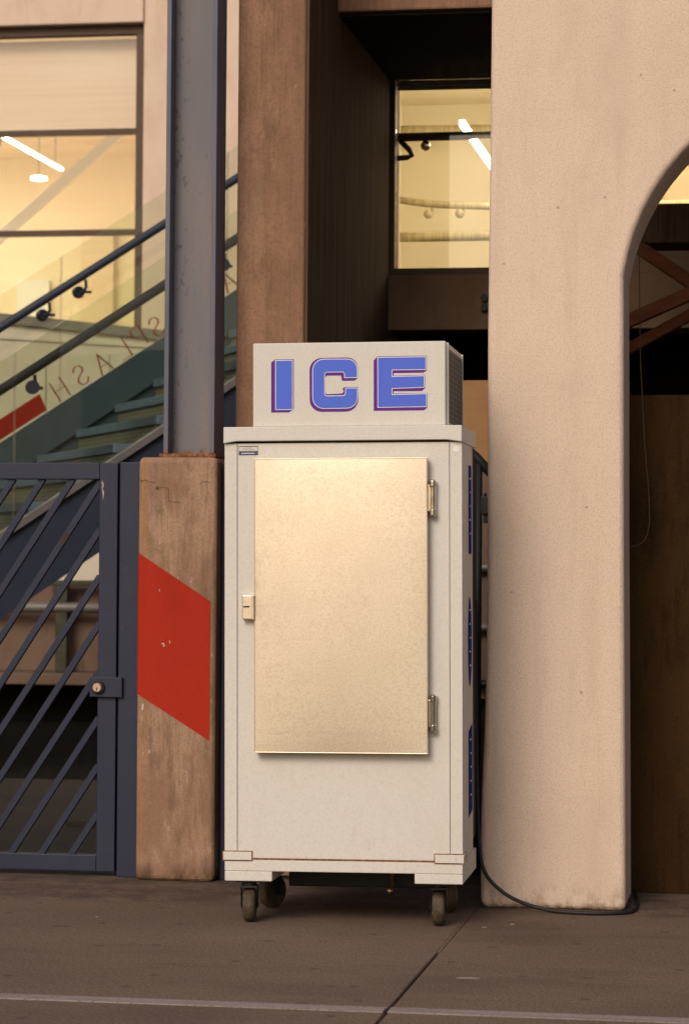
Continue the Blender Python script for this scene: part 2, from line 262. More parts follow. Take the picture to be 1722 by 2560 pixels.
# ------------------------------------------------------------------ mesh helpers
class MB:
    def __init__(s): s.v = []; s.f = []; s.mi = []
    def add(s, vs, fs, mi=0):
        o = len(s.v); s.v += [tuple(p) for p in vs]; s.f += [tuple(i+o for i in f) for f in fs]; s.mi += [mi]*len(fs); return s
    def box(s, x0, x1, y0, y1, z0, z1, mi=0):
        return s.add([(x0,y0,z0),(x1,y0,z0),(x1,y1,z0),(x0,y1,z0),(x0,y0,z1),(x1,y0,z1),(x1,y1,z1),(x0,y1,z1)],
                     [(0,3,2,1),(4,5,6,7),(0,1,5,4),(1,2,6,5),(2,3,7,6),(3,0,4,7)], mi)
    def bar(s, p, q, w, h, upv=(0,0,1), mi=0):
        """rectangular bar from p to q, w across, h along up"""
        p = Vector(p); q = Vector(q); d = (q-p).normalized(); u = Vector(upv); a = d.cross(u).normalized(); u = a.cross(d).normalized()
        a *= w/2; u *= h/2
        vs = [p-a-u, p+a-u, p+a+u, p-a+u, q-a-u, q+a-u, q+a+u, q-a+u]
        return s.add(vs, [(3,2,1,0),(4,5,6,7),(0,1,5,4),(1,2,6,5),(2,3,7,6),(3,0,4,7)], mi)
    def tube(s, pts, r, n=10, mi=0, cap=True):
        pts = [Vector(p) for p in pts]; rings = []; o = len(s.v)
        prevu = None
        for i, p in enumerate(pts):
            t = (pts[min(i+1, len(pts)-1)]-pts[max(i-1, 0)]).normalized()
            ref = prevu if prevu is not None else (Vector((0,0,1)) if abs(t.z) < .9 else Vector((0,1,0)))
            a = t.cross(ref).normalized(); u = a.cross(t).normalized(); prevu = u
            rr = r[i] if isinstance(r, (list, tuple)) else r
            rings.append([p+a*math.cos(2*math.pi*k/n)*rr+u*math.sin(2*math.pi*k/n)*rr for k in range(n)])
        vs = [v for ring in rings for v in ring]; fs = []
        for i in range(len(pts)-1):
            for k in range(n):
                fs.append((i*n+k, i*n+(k+1) % n, (i+1)*n+(k+1) % n, (i+1)*n+k))
        if cap:
            fs.append(tuple(range(n))[::-1]); fs.append(tuple((len(pts)-1)*n+k for k in range(n)))
        return s.add(vs, fs, mi)
    def ball(s, c, r, n=10, mi=0, sc=(1,1,1)):
        c = Vector(c); vs = []; fs = []; m = n//2
        vs.append(c+Vector((0,0,r*sc[2])))
        for j in range(1, m):
            a = math.pi*j/m
            for k in range(n):
                b = 2*math.pi*k/n; vs.append(c+Vector((r*sc[0]*math.sin(a)*math.cos(b), r*sc[1]*math.sin(a)*math.sin(b), r*sc[2]*math.cos(a))))
        vs.append(c-Vector((0,0,r*sc[2]))); e = len(vs)-1
        for k in range(n): fs.append((0, 1+k, 1+(k+1) % n)); fs.append((e, 1+(m-2)*n+(k+1) % n, 1+(m-2)*n+k))
        for j in range(m-2):
            for k in range(n): fs.append((1+j*n+k, 1+(j+1)*n+k, 1+(j+1)*n+(k+1) % n, 1+j*n+(k+1) % n))
        return s.add(vs, fs, mi)
    def prism_xz(s, poly, y0, y1, mi=0, mi_side=None):
        """closed outline in X/Z given as seen from the front (counter-clockwise), pushed from y0 (front) to y1"""
        n = len(poly)
        vs = [(x, y0, z) for x, z in poly]+[(x, y1, z) for x, z in poly]
        s.add(vs, [tuple(range(n)), tuple(range(2*n-1, n-1, -1))], mi)
        fs = [(i, i+n, (i+1) % n+n, (i+1) % n) for i in range(n)]
        o = len(s.v)-2*n; s.f += [tuple(k+o for k in f) for f in fs]; s.mi += [mi if mi_side is None else mi_side]*n
        return s
    def build(s, name, mats, parent=None, local=False, bevel=0.0, smooth=False, seg=2, label=None, tri=True):
        me = bpy.data.meshes.new(name); vs = s.v
        if parent is not None and not local:
            mt = Matrix.Identity(4); p = parent
            while p is not None: mt = p.matrix_basis @ mt; p = p.parent
            inv = mt.inverted(); vs = [inv @ Vector(v) for v in vs]
        me.from_pydata([tuple(v) for v in vs], [], s.f)
        bm = bmesh.new(); bm.from_mesh(me)
        bm.faces.ensure_lookup_table()
        for i, fc in enumerate(bm.faces): fc.material_index = s.mi[i]; fc.smooth = smooth
        bmesh.ops.recalc_face_normals(bm, faces=bm.faces)
        big = [fc for fc in bm.faces if len(fc.verts) > 4]
        if big and tri: bmesh.ops.triangulate(bm, faces=big)
        bm.to_mesh(me); bm.free()
        for m in (mats if isinstance(mats, (list, tuple)) else [mats]): me.materials.append(m)
        o = bpy.data.objects.new(name, me); COL.objects.link(o)
        if parent is not None: o.parent = parent
        if bevel:
            b = o.modifiers.new('bevel', 'BEVEL'); b.width = bevel; b.segments = seg; b.limit_method = 'ANGLE'; b.angle_limit = R(35)
        if label: o['label'] = label
        return o

def thing(name, label, cat, loc=(0,0,0), rot=(0,0,0), group=None):
    o = bpy.data.objects.new(name, None); COL.objects.link(o); o.empty_display_size = .1
    o.location = loc; o.rotation_euler = rot
    o.matrix_basis = Matrix.LocRotScale(Vector(loc), o.rotation_euler, None)
    o['label'] = label; o['category'] = cat
    if group: o['group'] = group
    return o
def tag(o, label, cat, group=None):
    o['label'] = label; o['category'] = cat
    if group: o['group'] = group
    return o
def struct(o): o['kind'] = 'structure'; return o
def offset_poly(poly, d):
    """grow a counter-clockwise outline by d"""
    out = []; n = len(poly)
    for i in range(n):
        p0 = Vector(poly[i-1]); p = Vector(poly[i]); p1 = Vector(poly[(i+1) % n])
        a = (p-p0).normalized(); b = (p1-p).normalized()
        na = Vector((a.y, -a.x)); nb = Vector((b.y, -b.x)); k = na+nb
        if k.length < 1e-6: k = na
        k = k.normalized(); c = max(.35, k.dot(na)); q = p+k*(d/c); out.append((q.x, q.y))
    return out

# ================================================================== SETTING
struct(MB().box(-300, 300, -300, 300, -.4, -.014).build('ground', m_joint))
struct(MB().box(-14, .4283, -16, 1.16, -.1, 0).build('pavement', m_ground, bevel=.006))
struct(MB().box(.4367, 14, -16, 1.16, -.1, 0).build('pavement', m_ground, bevel=.006))
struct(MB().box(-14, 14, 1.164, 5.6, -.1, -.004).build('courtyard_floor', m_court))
struct(MB().box(-14, 14, 5.604, 13, -.1, -.006).build('courtyard_floor', m_shade_floor))  # far strip is near-black: shade under the stairs put into its colour
struct(MB().box(-1.86, -1.30, 3.0, 3.3, -.01, .022).build('courtyard_step', m_court, bevel=.004))
struct(MB().box(0.4285, .4365, -.62, 1.15, -.05, -.0002).build('joint_filler', m_ground))
struct(MB().box(-13.5, .426, -1.822, -1.745, .0005, .0045).build('painted_line', m_line))
struct(MB().box(.439, 13.5, -1.818, -1.742, .0005, .0045).build('painted_line', m_line))

# ---------------------------------------------------------------- stucco arch wall
arch_c, arch_r = (1.7922, 2.2542), 0.8347
outline = [(.446, 0), (.442, .12), (.442, .25), (.444, .40), (.446, .46), (.4525, .626), (.458, .85), (.4605, 1.15), (.459, 1.6), (.457, 2.127), (.460, 2.655), (.464, 3.41), (.478, 8.0)]
spring = math.asin((2.36-arch_c[1])/arch_r)
xr = 2*arch_c[0]-.965
outline = outline + [(xr+.8, 8.0), (xr+.8, 0), (xr, 0), (xr, 2.34)]
for k in range(0, 29):
    a = spring+(math.pi-2*spring)*k/28; outline.append((arch_c[0]+arch_r*math.cos(a), arch_c[1]+arch_r*math.sin(a)))
outline += [(.965, 2.34), (.967, 2.0), (.970, 1.45), (.976, .86), (.984, 0)]
outline = outline[::-1]
wall = thing('arched_stucco_wall', 'pale pink stucco wall with a rounded arch opening beside the ice freezer', 'wall', (.7, .49, 0))
MB().prism_xz(outline, .49, .89).build('stucco_wall', m_stucco, wall, bevel=.024, seg=4, tri=False)

# ---------------------------------------------------------------- concrete fin wall, beam, spandrel
fin = thing('concrete_pier', 'tall brown board-marked concrete pier rising behind the ice freezer', 'pier', (-.525, 2.4, 0))
MB().box(-.669, -.3835, 1.25, 3.9, 0, 6).build('pier_shaft', m_concrete, fin, bevel=.012, seg=3)
beam = thing('concrete_beam', 'brown concrete beam spanning the recess at the top of the picture', 'beam', (1.3, 2.8, 3.705))
MB().box(-.382, 3.1, 1.96, 3.48, 3.705, 5.2).build('beam_block', m_concrete, beam, bevel=.01)
MB().box(-.381, 3.09, 1.99, 3.479, 3.69, 3.7045).build('soffit_shade_board', m_soffit_shade, beam)  # black board added under the beam, soffit shade put into its colour
MB().box(-.3833, -.372, 1.262, 3.49, 0, 6).build('side_dark_plate', m_streakbrown, fin)  # plate added over the pier's recess side to darken it by colour
span = thing('concrete_spandrel', 'dark brown concrete spandrel below the yellow lit window', 'spandrel', (1.2, 3.5, 2.445))
MB().box(-.382, 3.1, 3.5, 3.85, 2.445, 2.722).build('spandrel_panel', m_spandrel, span, bevel=.006)
for z in (2.602, 2.552):
    MB().tube([(.108, 3.5, z), (.108, 3.475, z)], .018, 12).build('bolt', m_black, span, smooth=False)

# ================================================================== ICE FREEZER
fz = thing('ice_freezer', 'tall white outdoor ice freezer on casters with ICE in blue letters', 'ice freezer', (0, -.13, 0), (0, -.0087, R(1.2)))
def P(b, name, mat, par=None, **k): return b.build(name, mat, par or fz, local=True, **k)
cab = P(MB().box(-.395, .450, .012, .405, .2335, 1.712), 'cabinet', m_white, bevel=.004)
P(MB().box(-.397, -.3522, 0, .012, .2350, 1.7105), 'front_panel', m_white, bevel=.0012)
P(MB().box(-.3498, .4068, .0005, .012, .2372, 1.7105), 'front_panel', m_white, bevel=.0012)
P(MB().box(.4092, .452, 0, .012, .2350, 1.7105), 'front_panel', m_white, bevel=.0012)
P(MB().box(-.385, .443, .4055, .60, .26, 1.70), 'back_panel', m_black, bevel=.01)
P(MB().box(-.30, .38, .6005, .612, .30, 1.60), 'cord_cover', m_black, bevel=.01)
# lid with a folded lip
lid = MB().prism_xz([(-.3985, 1.7105), (-.352, 1.7185), (.398, 1.7185), (.4535, 1.7105), (.4535, 1.769), (-.3985, 1.769)], -.016, .50)
P(lid, 'lid', m_white, bevel=.003)
hous = P(MB().box(-.295, .394, .004, .56, 1.7695, 2.068), 'condenser_housing', m_white, bevel=.004)
P(MB().box(.3946, .396, .048, .548, 1.785, 2.047), 'grille_backing', m_black, hous)
g = MB()
for k in range(14):
    z = 1.790+k*.0190; g.box(.3965, .3985, .048, .548, z, z+.006)
for k in range(9):
    y = .052+k*.058; g.box(.399, .401, y, y+.010, 1.787, 2.045)
P(g, 'grille', m_grille, hous)
for ya, yb in ((.030, .047), (.549, .558)): P(MB().box(.3942, .4015, ya, yb, 1.772, 2.064), 'grille_trim', m_white, hous)
# letters: zoomed outlines mapped to housing coordinates
def zl(pts):
    o = [(-.2292+(x-310)*.000642, 2.0150-(y-160)*.000634) for x, y in pts]
    ar = sum(o[i][0]*o[(i+1) % len(o)][1]-o[(i+1) % len(o)][0]*o[i][1] for i in range(len(o)))
    return o if ar > 0 else o[::-1]
def arc(cx, cy, r, a0, a1, n=6, ry=None):
    ry = ry or r
    return [(cx+r*math.cos(R(a0+(a1-a0)*k/n)), cy+ry*math.sin(R(a0+(a1-a0)*k/n))) for k in range(n+1)]
I_p = [(310,186),(332,168),(437,168),(437,450),(410,467),(310,467)]
I_b = [(337,176),(428,176),(428,449),(337,449)]
E_p = [(883,181),(905,158),(1177,158),(1177,240),(1160,253),(994,253),(994,267),(1168,265),(1168,340),(1150,355),(993,355),(993,367),(1181,366),(1181,446),(1162,463),(883,463)]
E_b = [(908,166),(1170,166),(1170,233),(983,233),(983,274),(1161,272),(1161,332),(983,337),(983,375),(1174,372),(1174,440),(908,442)]
C_b = arc(735,228,55,0,-90)+arc(605,232,60,-90,-180)+arc(605,385,60,180,90)+arc(735,388,56,90,0)+[(791,336),(729,336)]+arc(712,362,16,0,90,4)+arc(622,365,14,90,180,4)+arc(622,255,14,180,270,4)+arc(708,256,15,-90,0,4)+[(723,273),(790,273)]
C_p = arc(735,222,60,0,-90)+arc(594,232,69,-90,-180)+arc(594,398,68,180,90)+arc(728,396,70,90,0)+[(797,328),(722,328)]+arc(702,350,14,-60,90,4)+arc(626,354,13,90,180,4)+arc(626,276,13,180,270,4)+[(702,263),(706,293),(775,293),(795,278)]
for nm, pp, bb in (('I', I_p, I_b), ('C', C_p, C_b), ('E', E_p, E_b)):
    b = MB(); bbm = zl(bb)
    b.prism_xz(zl(pp), .0034, .0042, 0).prism_xz(offset_poly(bbm, .0026), .0026, .0033, 1).prism_xz(bbm, .0018, .0025, 2)
    P(b, 'letter', [m_purple, m_printwhite, m_blue], hous, label='blue letter %s with a purple drop shadow' % nm)
# base
P(MB().box(-.397, .452, .0, .50, .1905, .2318), 'base_rail', m_white, bevel=.003)
P(MB().box(-.397, -.2265, .001, .50, .155, .1905), 'skid', m_white, bevel=.003)
P(MB().box(.2815, .452, .001, .50, .155, .1905), 'skid', m_white, bevel=.003)
P(MB().box(-.30, .357, -.0008, .01, .2316, .2370), 'rusty_seam', m_rust)
for (x0, x1, sx) in ((-.4015, -.299, -1), (.3545, .4565, 1)):
    br = MB().box(x0, x1, -.006, -.0012, .2298, .2592)
    xe = x0 if sx < 0 else x1-.005
    br.box(xe, xe+.005, -.0012, .08, .2298, .2592)
    bo = P(br, 'corner_bracket', m_white, bevel=.0015)
    P(MB().box(x0-.0036, x1+.0036, -.0010, -.0002, .2255, .2628), 'rust_edge', m_rust, bo)
    P(MB().box(x0-.0006 if sx < 0 else x1-.0044, x0+.0044 if sx < 0 else x1+.0006, .0802, .084, .2276, .2610), 'rust_edge', m_rust, bo)
# door
P(MB().box(-.275, .327, -.014, .0, .621, 1.648), 'door_gasket', m_black)
db = MB(); NX, NZ = 20, 30
for j in range(NZ+1):
    for i in range(NX+1):
        u, v = i/NX, j/NZ
        bul = .009*(1-(2*u-1)**2)**.8*(1-(2*v-1)**2)**.8
        db.v.append((-.282+.616*u, -.045-bul, .6135+1.0415*v))
for j in range(NZ):
    for i in range(NX): a = j*(NX+1)+i; db.f.append((a, a+1, a+NX+2, a+NX+1)); db.mi.append(0)
door = P(db, 'door', m_alu, smooth=True)
ed = MB()
for (xa, xb, za, zb) in ((-.282, .334, .6135, .6175), (-.282, .334, 1.651, 1.655), (-.282, -.278, .6176, 1.6509), (.330, .334, .6176, 1.6509)):
    P(MB().box(xa, xb, -.0462, -.0145, za, zb), 'door_edge', m_alu, door, bevel=.0015)
for z0, z1 in ((1.4455, 1.5785), (.6885, .8235)):
    h = MB(); xc = .3505
    h.tube([(xc, -.026, z0+.012), (xc, -.026, z1-.012)], .0098, 14)
    h.tube([(xc, -.026, z0+.001), (xc, -.026, z0+.006), (xc, -.026, z0+.026), (xc, -.026, z0+.029)], [.008, .0125, .0125, .010], 14)
    h.tube([(xc, -.026, z1-.029), (xc, -.026, z1-.026), (xc, -.026, z1-.006), (xc, -.026, z1-.001)], [.010, .0125, .0125, .008], 14)
    h.box(.3345, .3505, -.034, -.018, z0+.02, z1-.02); h.box(.345, .3625, -.020, -.0005, z0+.006, z1-.006)
    P(h, 'hinge', m_chrome, smooth=False, bevel=.002)
la = MB().box(-.329, -.2905, -.030, -.0005, 1.0835, 1.1715)
lo = P(la, 'latch', m_alu, bevel=.004)
P(MB().box(-.3235, -.302, -.0312, -.0302, 1.127, 1.1325), 'key_slot', m_black, lo)
P(MB().box(-.2875, -.2805, -.058, -.0465, 1.0835, 1.1715).box(-.2895, -.283, -.0580, -.0005, 1.086, 1.169), 'latch_keeper', m_alu, bevel=.002)
# stickers
st = P(MB().box(-.3455, -.2765, -.0006, .0004, 1.669, 1.7015), 'maker_sticker', m_ink)
s2 = MB().box(-.344, -.278, -.0012, -.0007, 1.6835, 1.6985)
P(s2, 'sticker_field', m_white, st)
P(MB().box(-.3445, -.2775, -.0012, -.0007, 1.6700, 1.6815), 'sticker_band', m_inkblue, st)
s3 = MB().box(-.336, -.288, -.0018, -.0013, 1.6745, 1.6770)
P(s3, 'sticker_print', m_printwhite, st)
s4 = MB()
for a, b in (((-.331,1.6862),(-.330,1.6925)), ((-.330,1.6925),(-.318,1.6932)), ((-.318,1.6932),(-.312,1.6975)), ((-.308,1.692),(-.302,1.6975)), ((-.302,1.6975),(-.300,1.6915)), ((-.325,1.688),(-.286,1.6885))):
    s4.bar((a[0], -.0016, a[1]), (b[0], -.0016, b[1]), .0006, .0018, (0,-1,0))
P(s4, 'sticker_mark', m_ink, st)
rs = MB(); rs.prism_xz([(.4315+.0125*math.cos(2*math.pi*k/18), 1.6855+.0105*math.sin(2*math.pi*k/18)) for k in range(18)], -.0012, -.0003)
P(rs, 'round_sticker', m_printwhite)
# side decals (x = right flank)
def yz_poly(pts, x0, x1):
    b = MB(); n = len(pts)
    b.add([(x0, y, z) for y, z in pts]+[(x1, y, z) for y, z in pts], [tuple(range(n)), tuple(range(2*n-1, n-1, -1))]+[(i, i+n, (i+1) % n+n, (i+1) % n) for i in range(n)])
    return b
xs = .4508
d1 = [(.25, 1.325), (.345, 1.325), (.345, 1.63), (.25, 1.63)]
d2 = [(.285+.062*math.cos(2*math.pi*k/24), 1.00+.155*math.sin(2*math.pi*k/24)) for k in range(24)]
d3 = [(.235, .375), (.36, .39), (.36, .69), (.235, .67)]
for pts in (d1, d2, d3):
    cy = sum(p[0] for p in pts)/len(pts); cz = sum(p[1] for p in pts)/len(pts)
    dk = P(yz_poly([(cy+(y-cy)*1.05, cz+(z-cz)*1.05) for y, z in pts], xs, xs+.0006), 'side_decal', m_decal_dark)
    P(yz_poly(pts, xs+.0008, xs+.0014), 'decal_field', m_decal, dk)
    lt = MB()
    for k in range(5):
        z = cz+.11-k*.05; lt.box(xs+.0016, xs+.002, cy-.02+.008*(k % 3), cy+.018-.006*(k % 2), z, z+.007)
    P(lt, 'decal_print', m_printwhite, dk)['kind'] = 'stuff'
# casters
def caster(x, y, yaw):
    zg = -.0087*x
    b = MB(); ca, sa = math.cos(yaw), math.sin(yaw)
    def tr(p): return (x+p[0]*ca-p[1]*sa, y+p[0]*sa+p[1]*ca, zg+p[2])
    top = .155-zg
    fork = MB()
    fork.box(-.045, .045, -.04, .04, top-.006, top)
    fork.tube([(0, 0, top-.02), (0, 0, top-.006)], .026, 14)
    fork.box(-.030, .030, -.028, .028, top-.028, top-.02)
    for sx in (-1, 1):
        pts = [(.028, top-.022), (-.028, top-.022), (-.004, .048), (.030, .048)]
        x0, x1 = (sx*.0268, sx*.0302); n = 4
        fork.add([(x0, yy+.006, zz) for yy, zz in pts]+[(x1, yy+.006, zz) for yy, zz in pts], [(0,1,2,3), (7,6,5,4)]+[(i, i+4, (i+1) % 4+4, (i+1) % 4) for i in range(4)])
    fork.v = [tr(v) for v in fork.v]
    fo = P(fork, 'caster', m_darkmetal, bevel=.002)
    w = MB(); prof = [(-.0225, .040), (-.022, .052), (-.016, .0595), (-.006, .0625), (.006, .0625), (.016, .0595), (.022, .052), (.0225, .040)]
    w.tube([(px, .016, .0625) for px, _ in prof], [r for _, r in prof], 28)
    w.v = [tr(v) for v in w.v]; P(w, 'wheel', m_wheel, fo, smooth=False)
    ax = MB().tube([(-.032, .016, .0625), (.032, .016, .0625)], .008, 10); ax.v = [tr(v) for v in ax.v]; P(ax, 'axle', m_darkmetal, fo)
caster(-.318, .055, R(6)); caster(.357, .085, R(3)); caster(-.315, .44, R(-35)); caster(.36, .44, R(20))
tp = MB().tube([(.155, .38, .19), (.155, .38, .10), (.15, .36, .088), (.15, .345, .084)], .008, 10).ball((.15, .345, .086), .013)
P(tp, 'drain_tap', m_brass, smooth=True)
P(MB().box(-.24, .30, .44, .50, .085, .19), 'under_dark_box', m_black, bevel=.004)  # black box added to darken the gap beneath the freezer

# ================================================================== PLINTH, STEEL COLUMN
pl = thing('concrete_plinth', 'squat concrete plinth with a slanting red stripe between gate and freezer', 'plinth', (-.855, 1.14, 0))
prof = []
x0, x1, y0, y1 = -1.013, -.688, 1.0, 1.29
MB().box(x0, x1, y0, y1, 0, 1.708).build('plinth_block', m_plinth, pl, bevel=.022, seg=3)
b = MB().prism_xz([(-.9905, .739), (-.7105, .567), (-.7105, 1.127), (-.9905, 1.308)], .9985, 1.003)
b.build('painted_stripe', m_red, pl, label='slanting red painted stripe')
# the stripe wraps round the rounded left edge
wb = MB(); cxx, cyy = -.991, 1.022
arcp = [(cxx+.0235*math.cos(R(a)), cyy+.0235*math.sin(R(a))) for a in (180, 195, 210, 225, 240, 255, 270)]
for (ax, ay), (bx, by) in zip(arcp[:-1], arcp[1:]):
    za = (.739-(ax+.9905)*.614, 1.308-(ax+.9905)*.646); zb_ = (.739-(bx+.9905)*.614, 1.308-(bx+.9905)*.646)
    wb.add([(ax, ay, za[0]), (bx, by, zb_[0]), (bx, by, zb_[1]), (ax, ay, za[1])], [(0, 1, 2, 3)])
wb.build('painted_stripe', m_red, pl, label='red paint on the rounded left edge')
# fine cracks near the top
ck = MB()
def crack(pts, w):
    for a, c in zip(pts[:-1], pts[1:]): ck.bar((a[0], .9996, a[1]), (c[0], .9996, c[1]), .0012, w, (0,-1,0))
crack([(-1.005,1.610),(-.985,1.615),(-.962,1.607),(-.94,1.606)], .0035); crack([(-.935,1.583),(-.905,1.585),(-.888,1.582),(-.886,1.530),(-.86,1.525),(-.84,1.527)], .003)
crack([(-.76,1.60),(-.735,1.611),(-.712,1.603)], .003); ck.ball((-.934, .9996, 1.582), .007, 8, sc=(1,.2,1))
ck.build('crack', m_crack, pl)['kind'] = 'stuff'
ch = MB()
for (x, z, w, h_) in ((-.905,.955,.012,.006),(-.876,.962,.004,.014),(-.90,.948,.006,.013),(-.985,.70,.010,.032),(-.987,.655,.004,.03),(-.92,1.36,.005,.013),(-.845,1.22,.004,.01),(-.92,1.17,.003,.012),(-.825,1.50,.004,.01),(-.955,.52,.006,.015)):
    ch.prism_xz([(x-w/2, z-h_/2), (x+w*.3, z-h_*.45), (x+w/2, z+h_*.2), (x, z+h_/2), (x-w*.4, z+h_*.25)], .9972, .9982)
ch.build('paint_chip', m_chip, pl)['kind'] = 'stuff'

sc_ = thing('steel_column', 'grey-blue steel H-section column standing on the striped concrete plinth', 'column', (-.815, 1.14, 1.708))
MB().box(-.920, -.901, 1.04, 1.22, 1.724, 6).build('flange', m_steel_flange, sc_, bevel=.002)
MB().box(-.729, -.710, 1.04, 1.22, 1.724, 6).build('flange', m_steel_flange, sc_, bevel=.002)
MB().box(-.9005, -.7295, 1.118, 1.130, 1.724, 6).build('web', m_steel_web, sc_)
MB().box(-.935, -.70, 1.03, 1.24, 1.7085, 1.7235).build('base_plate', m_rust, sc_, bevel=.003)

# ================================================================== GATE AND POSTS
gt = thing('steel_gate', 'navy steel gate with slanting bars left of the striped plinth', 'gate', (-1.7, 1.1, 0))
GL = -2.62
MB().box(-1.1955, -1.1185, 1.08, 1.13, .0205, 1.688).build('gate_stile', m_navy, gt, bevel=.003)
MB().box(GL, GL+.076, 1.08, 1.13, .0205, 1.688).build('gate_stile', m_navy, gt, bevel=.003)
MB().box(GL+.0765, -1.196, 1.0805, 1.1295, 1.62, 1.6878).build('gate_rail', m_navy, gt, bevel=.003)
MB().box(GL+.0765, -1.196, 1.0805, 1.1295, .0207, .0865).build('gate_rail', m_navy, gt, bevel=.003)
sl_ = 1.535
zs = [.253 + .1935*k for k in range(-1, 15)]
for zr in zs:
    # line through (-1.196, zr) falling to the left
    xa, za = -1.197, zr; xb = -1.197-(zr-.0865)/sl_; zb = .0865
    if za > 1.62: xa = -1.197-(zr-1.62)/sl_; za = 1.62
    if xb < GL+.077: xb = GL+.077; zb = zr-(-1.197-xb)*sl_
    if za <= .09 or zb >= 1.6: continue
    dx = Vector((1, 0, sl_)).normalized()*.012
    MB().bar((xb-dx.x*.3, 1.104, zb-dx.z*.3), (xa+dx.x*.3, 1.104, za+dx.z*.3), .022, .026, (-sl_, 0, 1)).build('bar', m_navy, gt, bevel=.002)
# lock
lb = MB().box(-1.2245, -1.088, 1.060, 1.0795, .7315, .813).build('lock_plate', m_navy, gt, bevel=.003)
MB().tube([(-1.1865, 1.0605, .7715), (-1.1865, 1.050, .7715), (-1.1865, 1.046, .7715)], [.027, .027, .022], 28).build('lock_collar', m_darkmetal, lb)
cyl = MB().tube([(-1.1885, 1.0505, .7715), (-1.1885, 1.041, .7715), (-1.1885, 1.0395, .7715)], [.0185, .0185, .017], 28).build('lock_cylinder', m_brass, lb)
kh = MB().box(-1.1898, -1.1872, 1.0385, 1.0393, .757, .769).tube([(-1.1885, 1.0393, .769), (-1.1885, 1.0385, .769)], .0030, 10)
kh.build('keyhole', m_black, lb)
cp = MB()
for (x, z, w, h_) in ((-1.181, 1.585, .009, .045), (-1.179, 1.565, .006, .06), (-1.184, 1.60, .005, .03)):
    cp.prism_xz([(x-w*.2, z-h_/2), (x+w*.4, z-h_*.1), (x+w*.25, z+h_/2), (x-w/2, z+h_*.3)], 1.0785, 1.0795)
cp.build('paint_chip', m_chip, gt)
MB().bar((-1.356, 1.0925, 1.362), (-1.333, 1.0925, 1.397), .001, .024, (-sl_, 0, 1)).build('rust_patch', m_darkrust, gt)
gp = thing('gate_post', 'navy steel gate post against the left side of the plinth', 'post', (-1.07, 1.12, 0))
MB().box(-1.1105, -1.0145, 1.08, 1.16, 0, 1.690).build('post_tube', m_navy, gp, bevel=.004)
MB().box(-1.1175, -1.111, 1.145, 1.16, .02, 1.685).build('gate_stop', m_black, gp)
fp = thing('fence_post', 'narrow navy steel post between the striped plinth and the freezer', 'post', (-.68, 1.13, 0))
MB().box(-.684, -.60, 1.08, 1.16, 0, 1.688).build('post_tube', m_navy, fp, bevel=.004)

# ================================================================== STAIRCASE
SA = R(30); sd = Vector((math.cos(SA), math.sin(SA), 0)); sn = Vector((-math.sin(SA), math.cos(SA), 0)); SP = Vector((-2.122, 6.033, 0))
def S3(s, z, w=0.0): return SP+sd*s+sn*w+Vector((0, 0, z))
SL = .667
stair = thing('staircase', 'teal steel staircase with glass balustrades climbing to the right behind the gate', 'staircase', (-3.0, 6.2, 0))
def plate(prof, w0, w1, b=None, mi=0, mis=None):
    """prof: (s,z) outline, thick from w0 to w1 across the stair"""
    b = b or MB(); n = len(prof)
    b.add([S3(s, z, w0) for s, z in prof]+[S3(s, z, w1) for s, z in prof], [tuple(range(n)), tuple(range(2*n-1, n-1, -1))], mi)
    o = len(b.v)-2*n
    for i in range(n): b.f.append(tuple(k+o for k in (i, i+n, (i+1) % n+n, (i+1) % n))); b.mi.append(mi if mis is None else mis)
    return b
def slope(z0, s): return z0+SL*s
s0, s1 = -3.0, 1.45
def strip(za, zb, a=s0, c=s1): return [(a, slope(za, a)), (c, slope(za, c)), (c, slope(zb, c)), (a, slope(zb, a))]
sA = -1.61/SL
plate([(-3.0, 0), (sA, 0), (s1, slope(1.61, s1)), (s1, slope(2.075, s1)), (-3.0, slope(2.075, -3.0))], -.03, 0).build('stringer', m_stairnavy, stair)
plate(strip(2.0755, 2.122, -3.0), -.06, .03).build('stringer_flange', m_stairedge, stair)
plate(strip(2.17, 2.445, -3.0), 2.0, 2.03).build('stringer', m_teal, stair)
plate(strip(1.75, 2.1695, -2.6), 2.031, 2.05).build('stringer_web', m_teal, stair)
for k in range(-11, 6):
    s = -.01+.27*k; z = 2.178+.18*k
    plate([(s-.02, z-.055), (s+.26, z-.055), (s+.26, z), (s-.02, z)], .032, 1.998).build('tread', m_nosing, stair, bevel=.004)
    plate([(s+.0, z-.181), (s+.012, z-.181), (s+.012, z-.0552), (s, z-.0552)], .032, 1.998).build('riser', m_perf, stair)
# landing and its legs out of sight behind the pier
plate([(s1+.01, 3.04), (s1+.12, 3.04), (s1+.12, 3.18), (s1+.01, 3.18)], .5, 2.05).build('landing', m_teal, stair)
for w in (.6, 1.9): 
    plate([(s1+.02, 0), (s1+.11, 0), (s1+.11, 3.039), (s1+.02, 3.039)], w, w+.1).build('landing_leg', m_teal, stair)
# glass
for (wn_, zb, zt, cuts) in ((0.012, 2.126, 3.136, (-2.4, -.908, .50, 1.45)), (2.016, 2.447, 3.447, (-2.4, -1.35, -.137, 1.04, 1.45))):
    for a, c in zip(cuts[:-1], cuts[1:]):
        plate(strip(zb-.06 if wn_ < 1 else zb+.002, zt, a+.004, c-.004), wn_-.0065+(.045 if wn_ < 1 else 0), wn_+.0065+(.045 if wn_ < 1 else 0), None, 0, 1).build('glass_panel', [m_balu, m_gedge], stair)
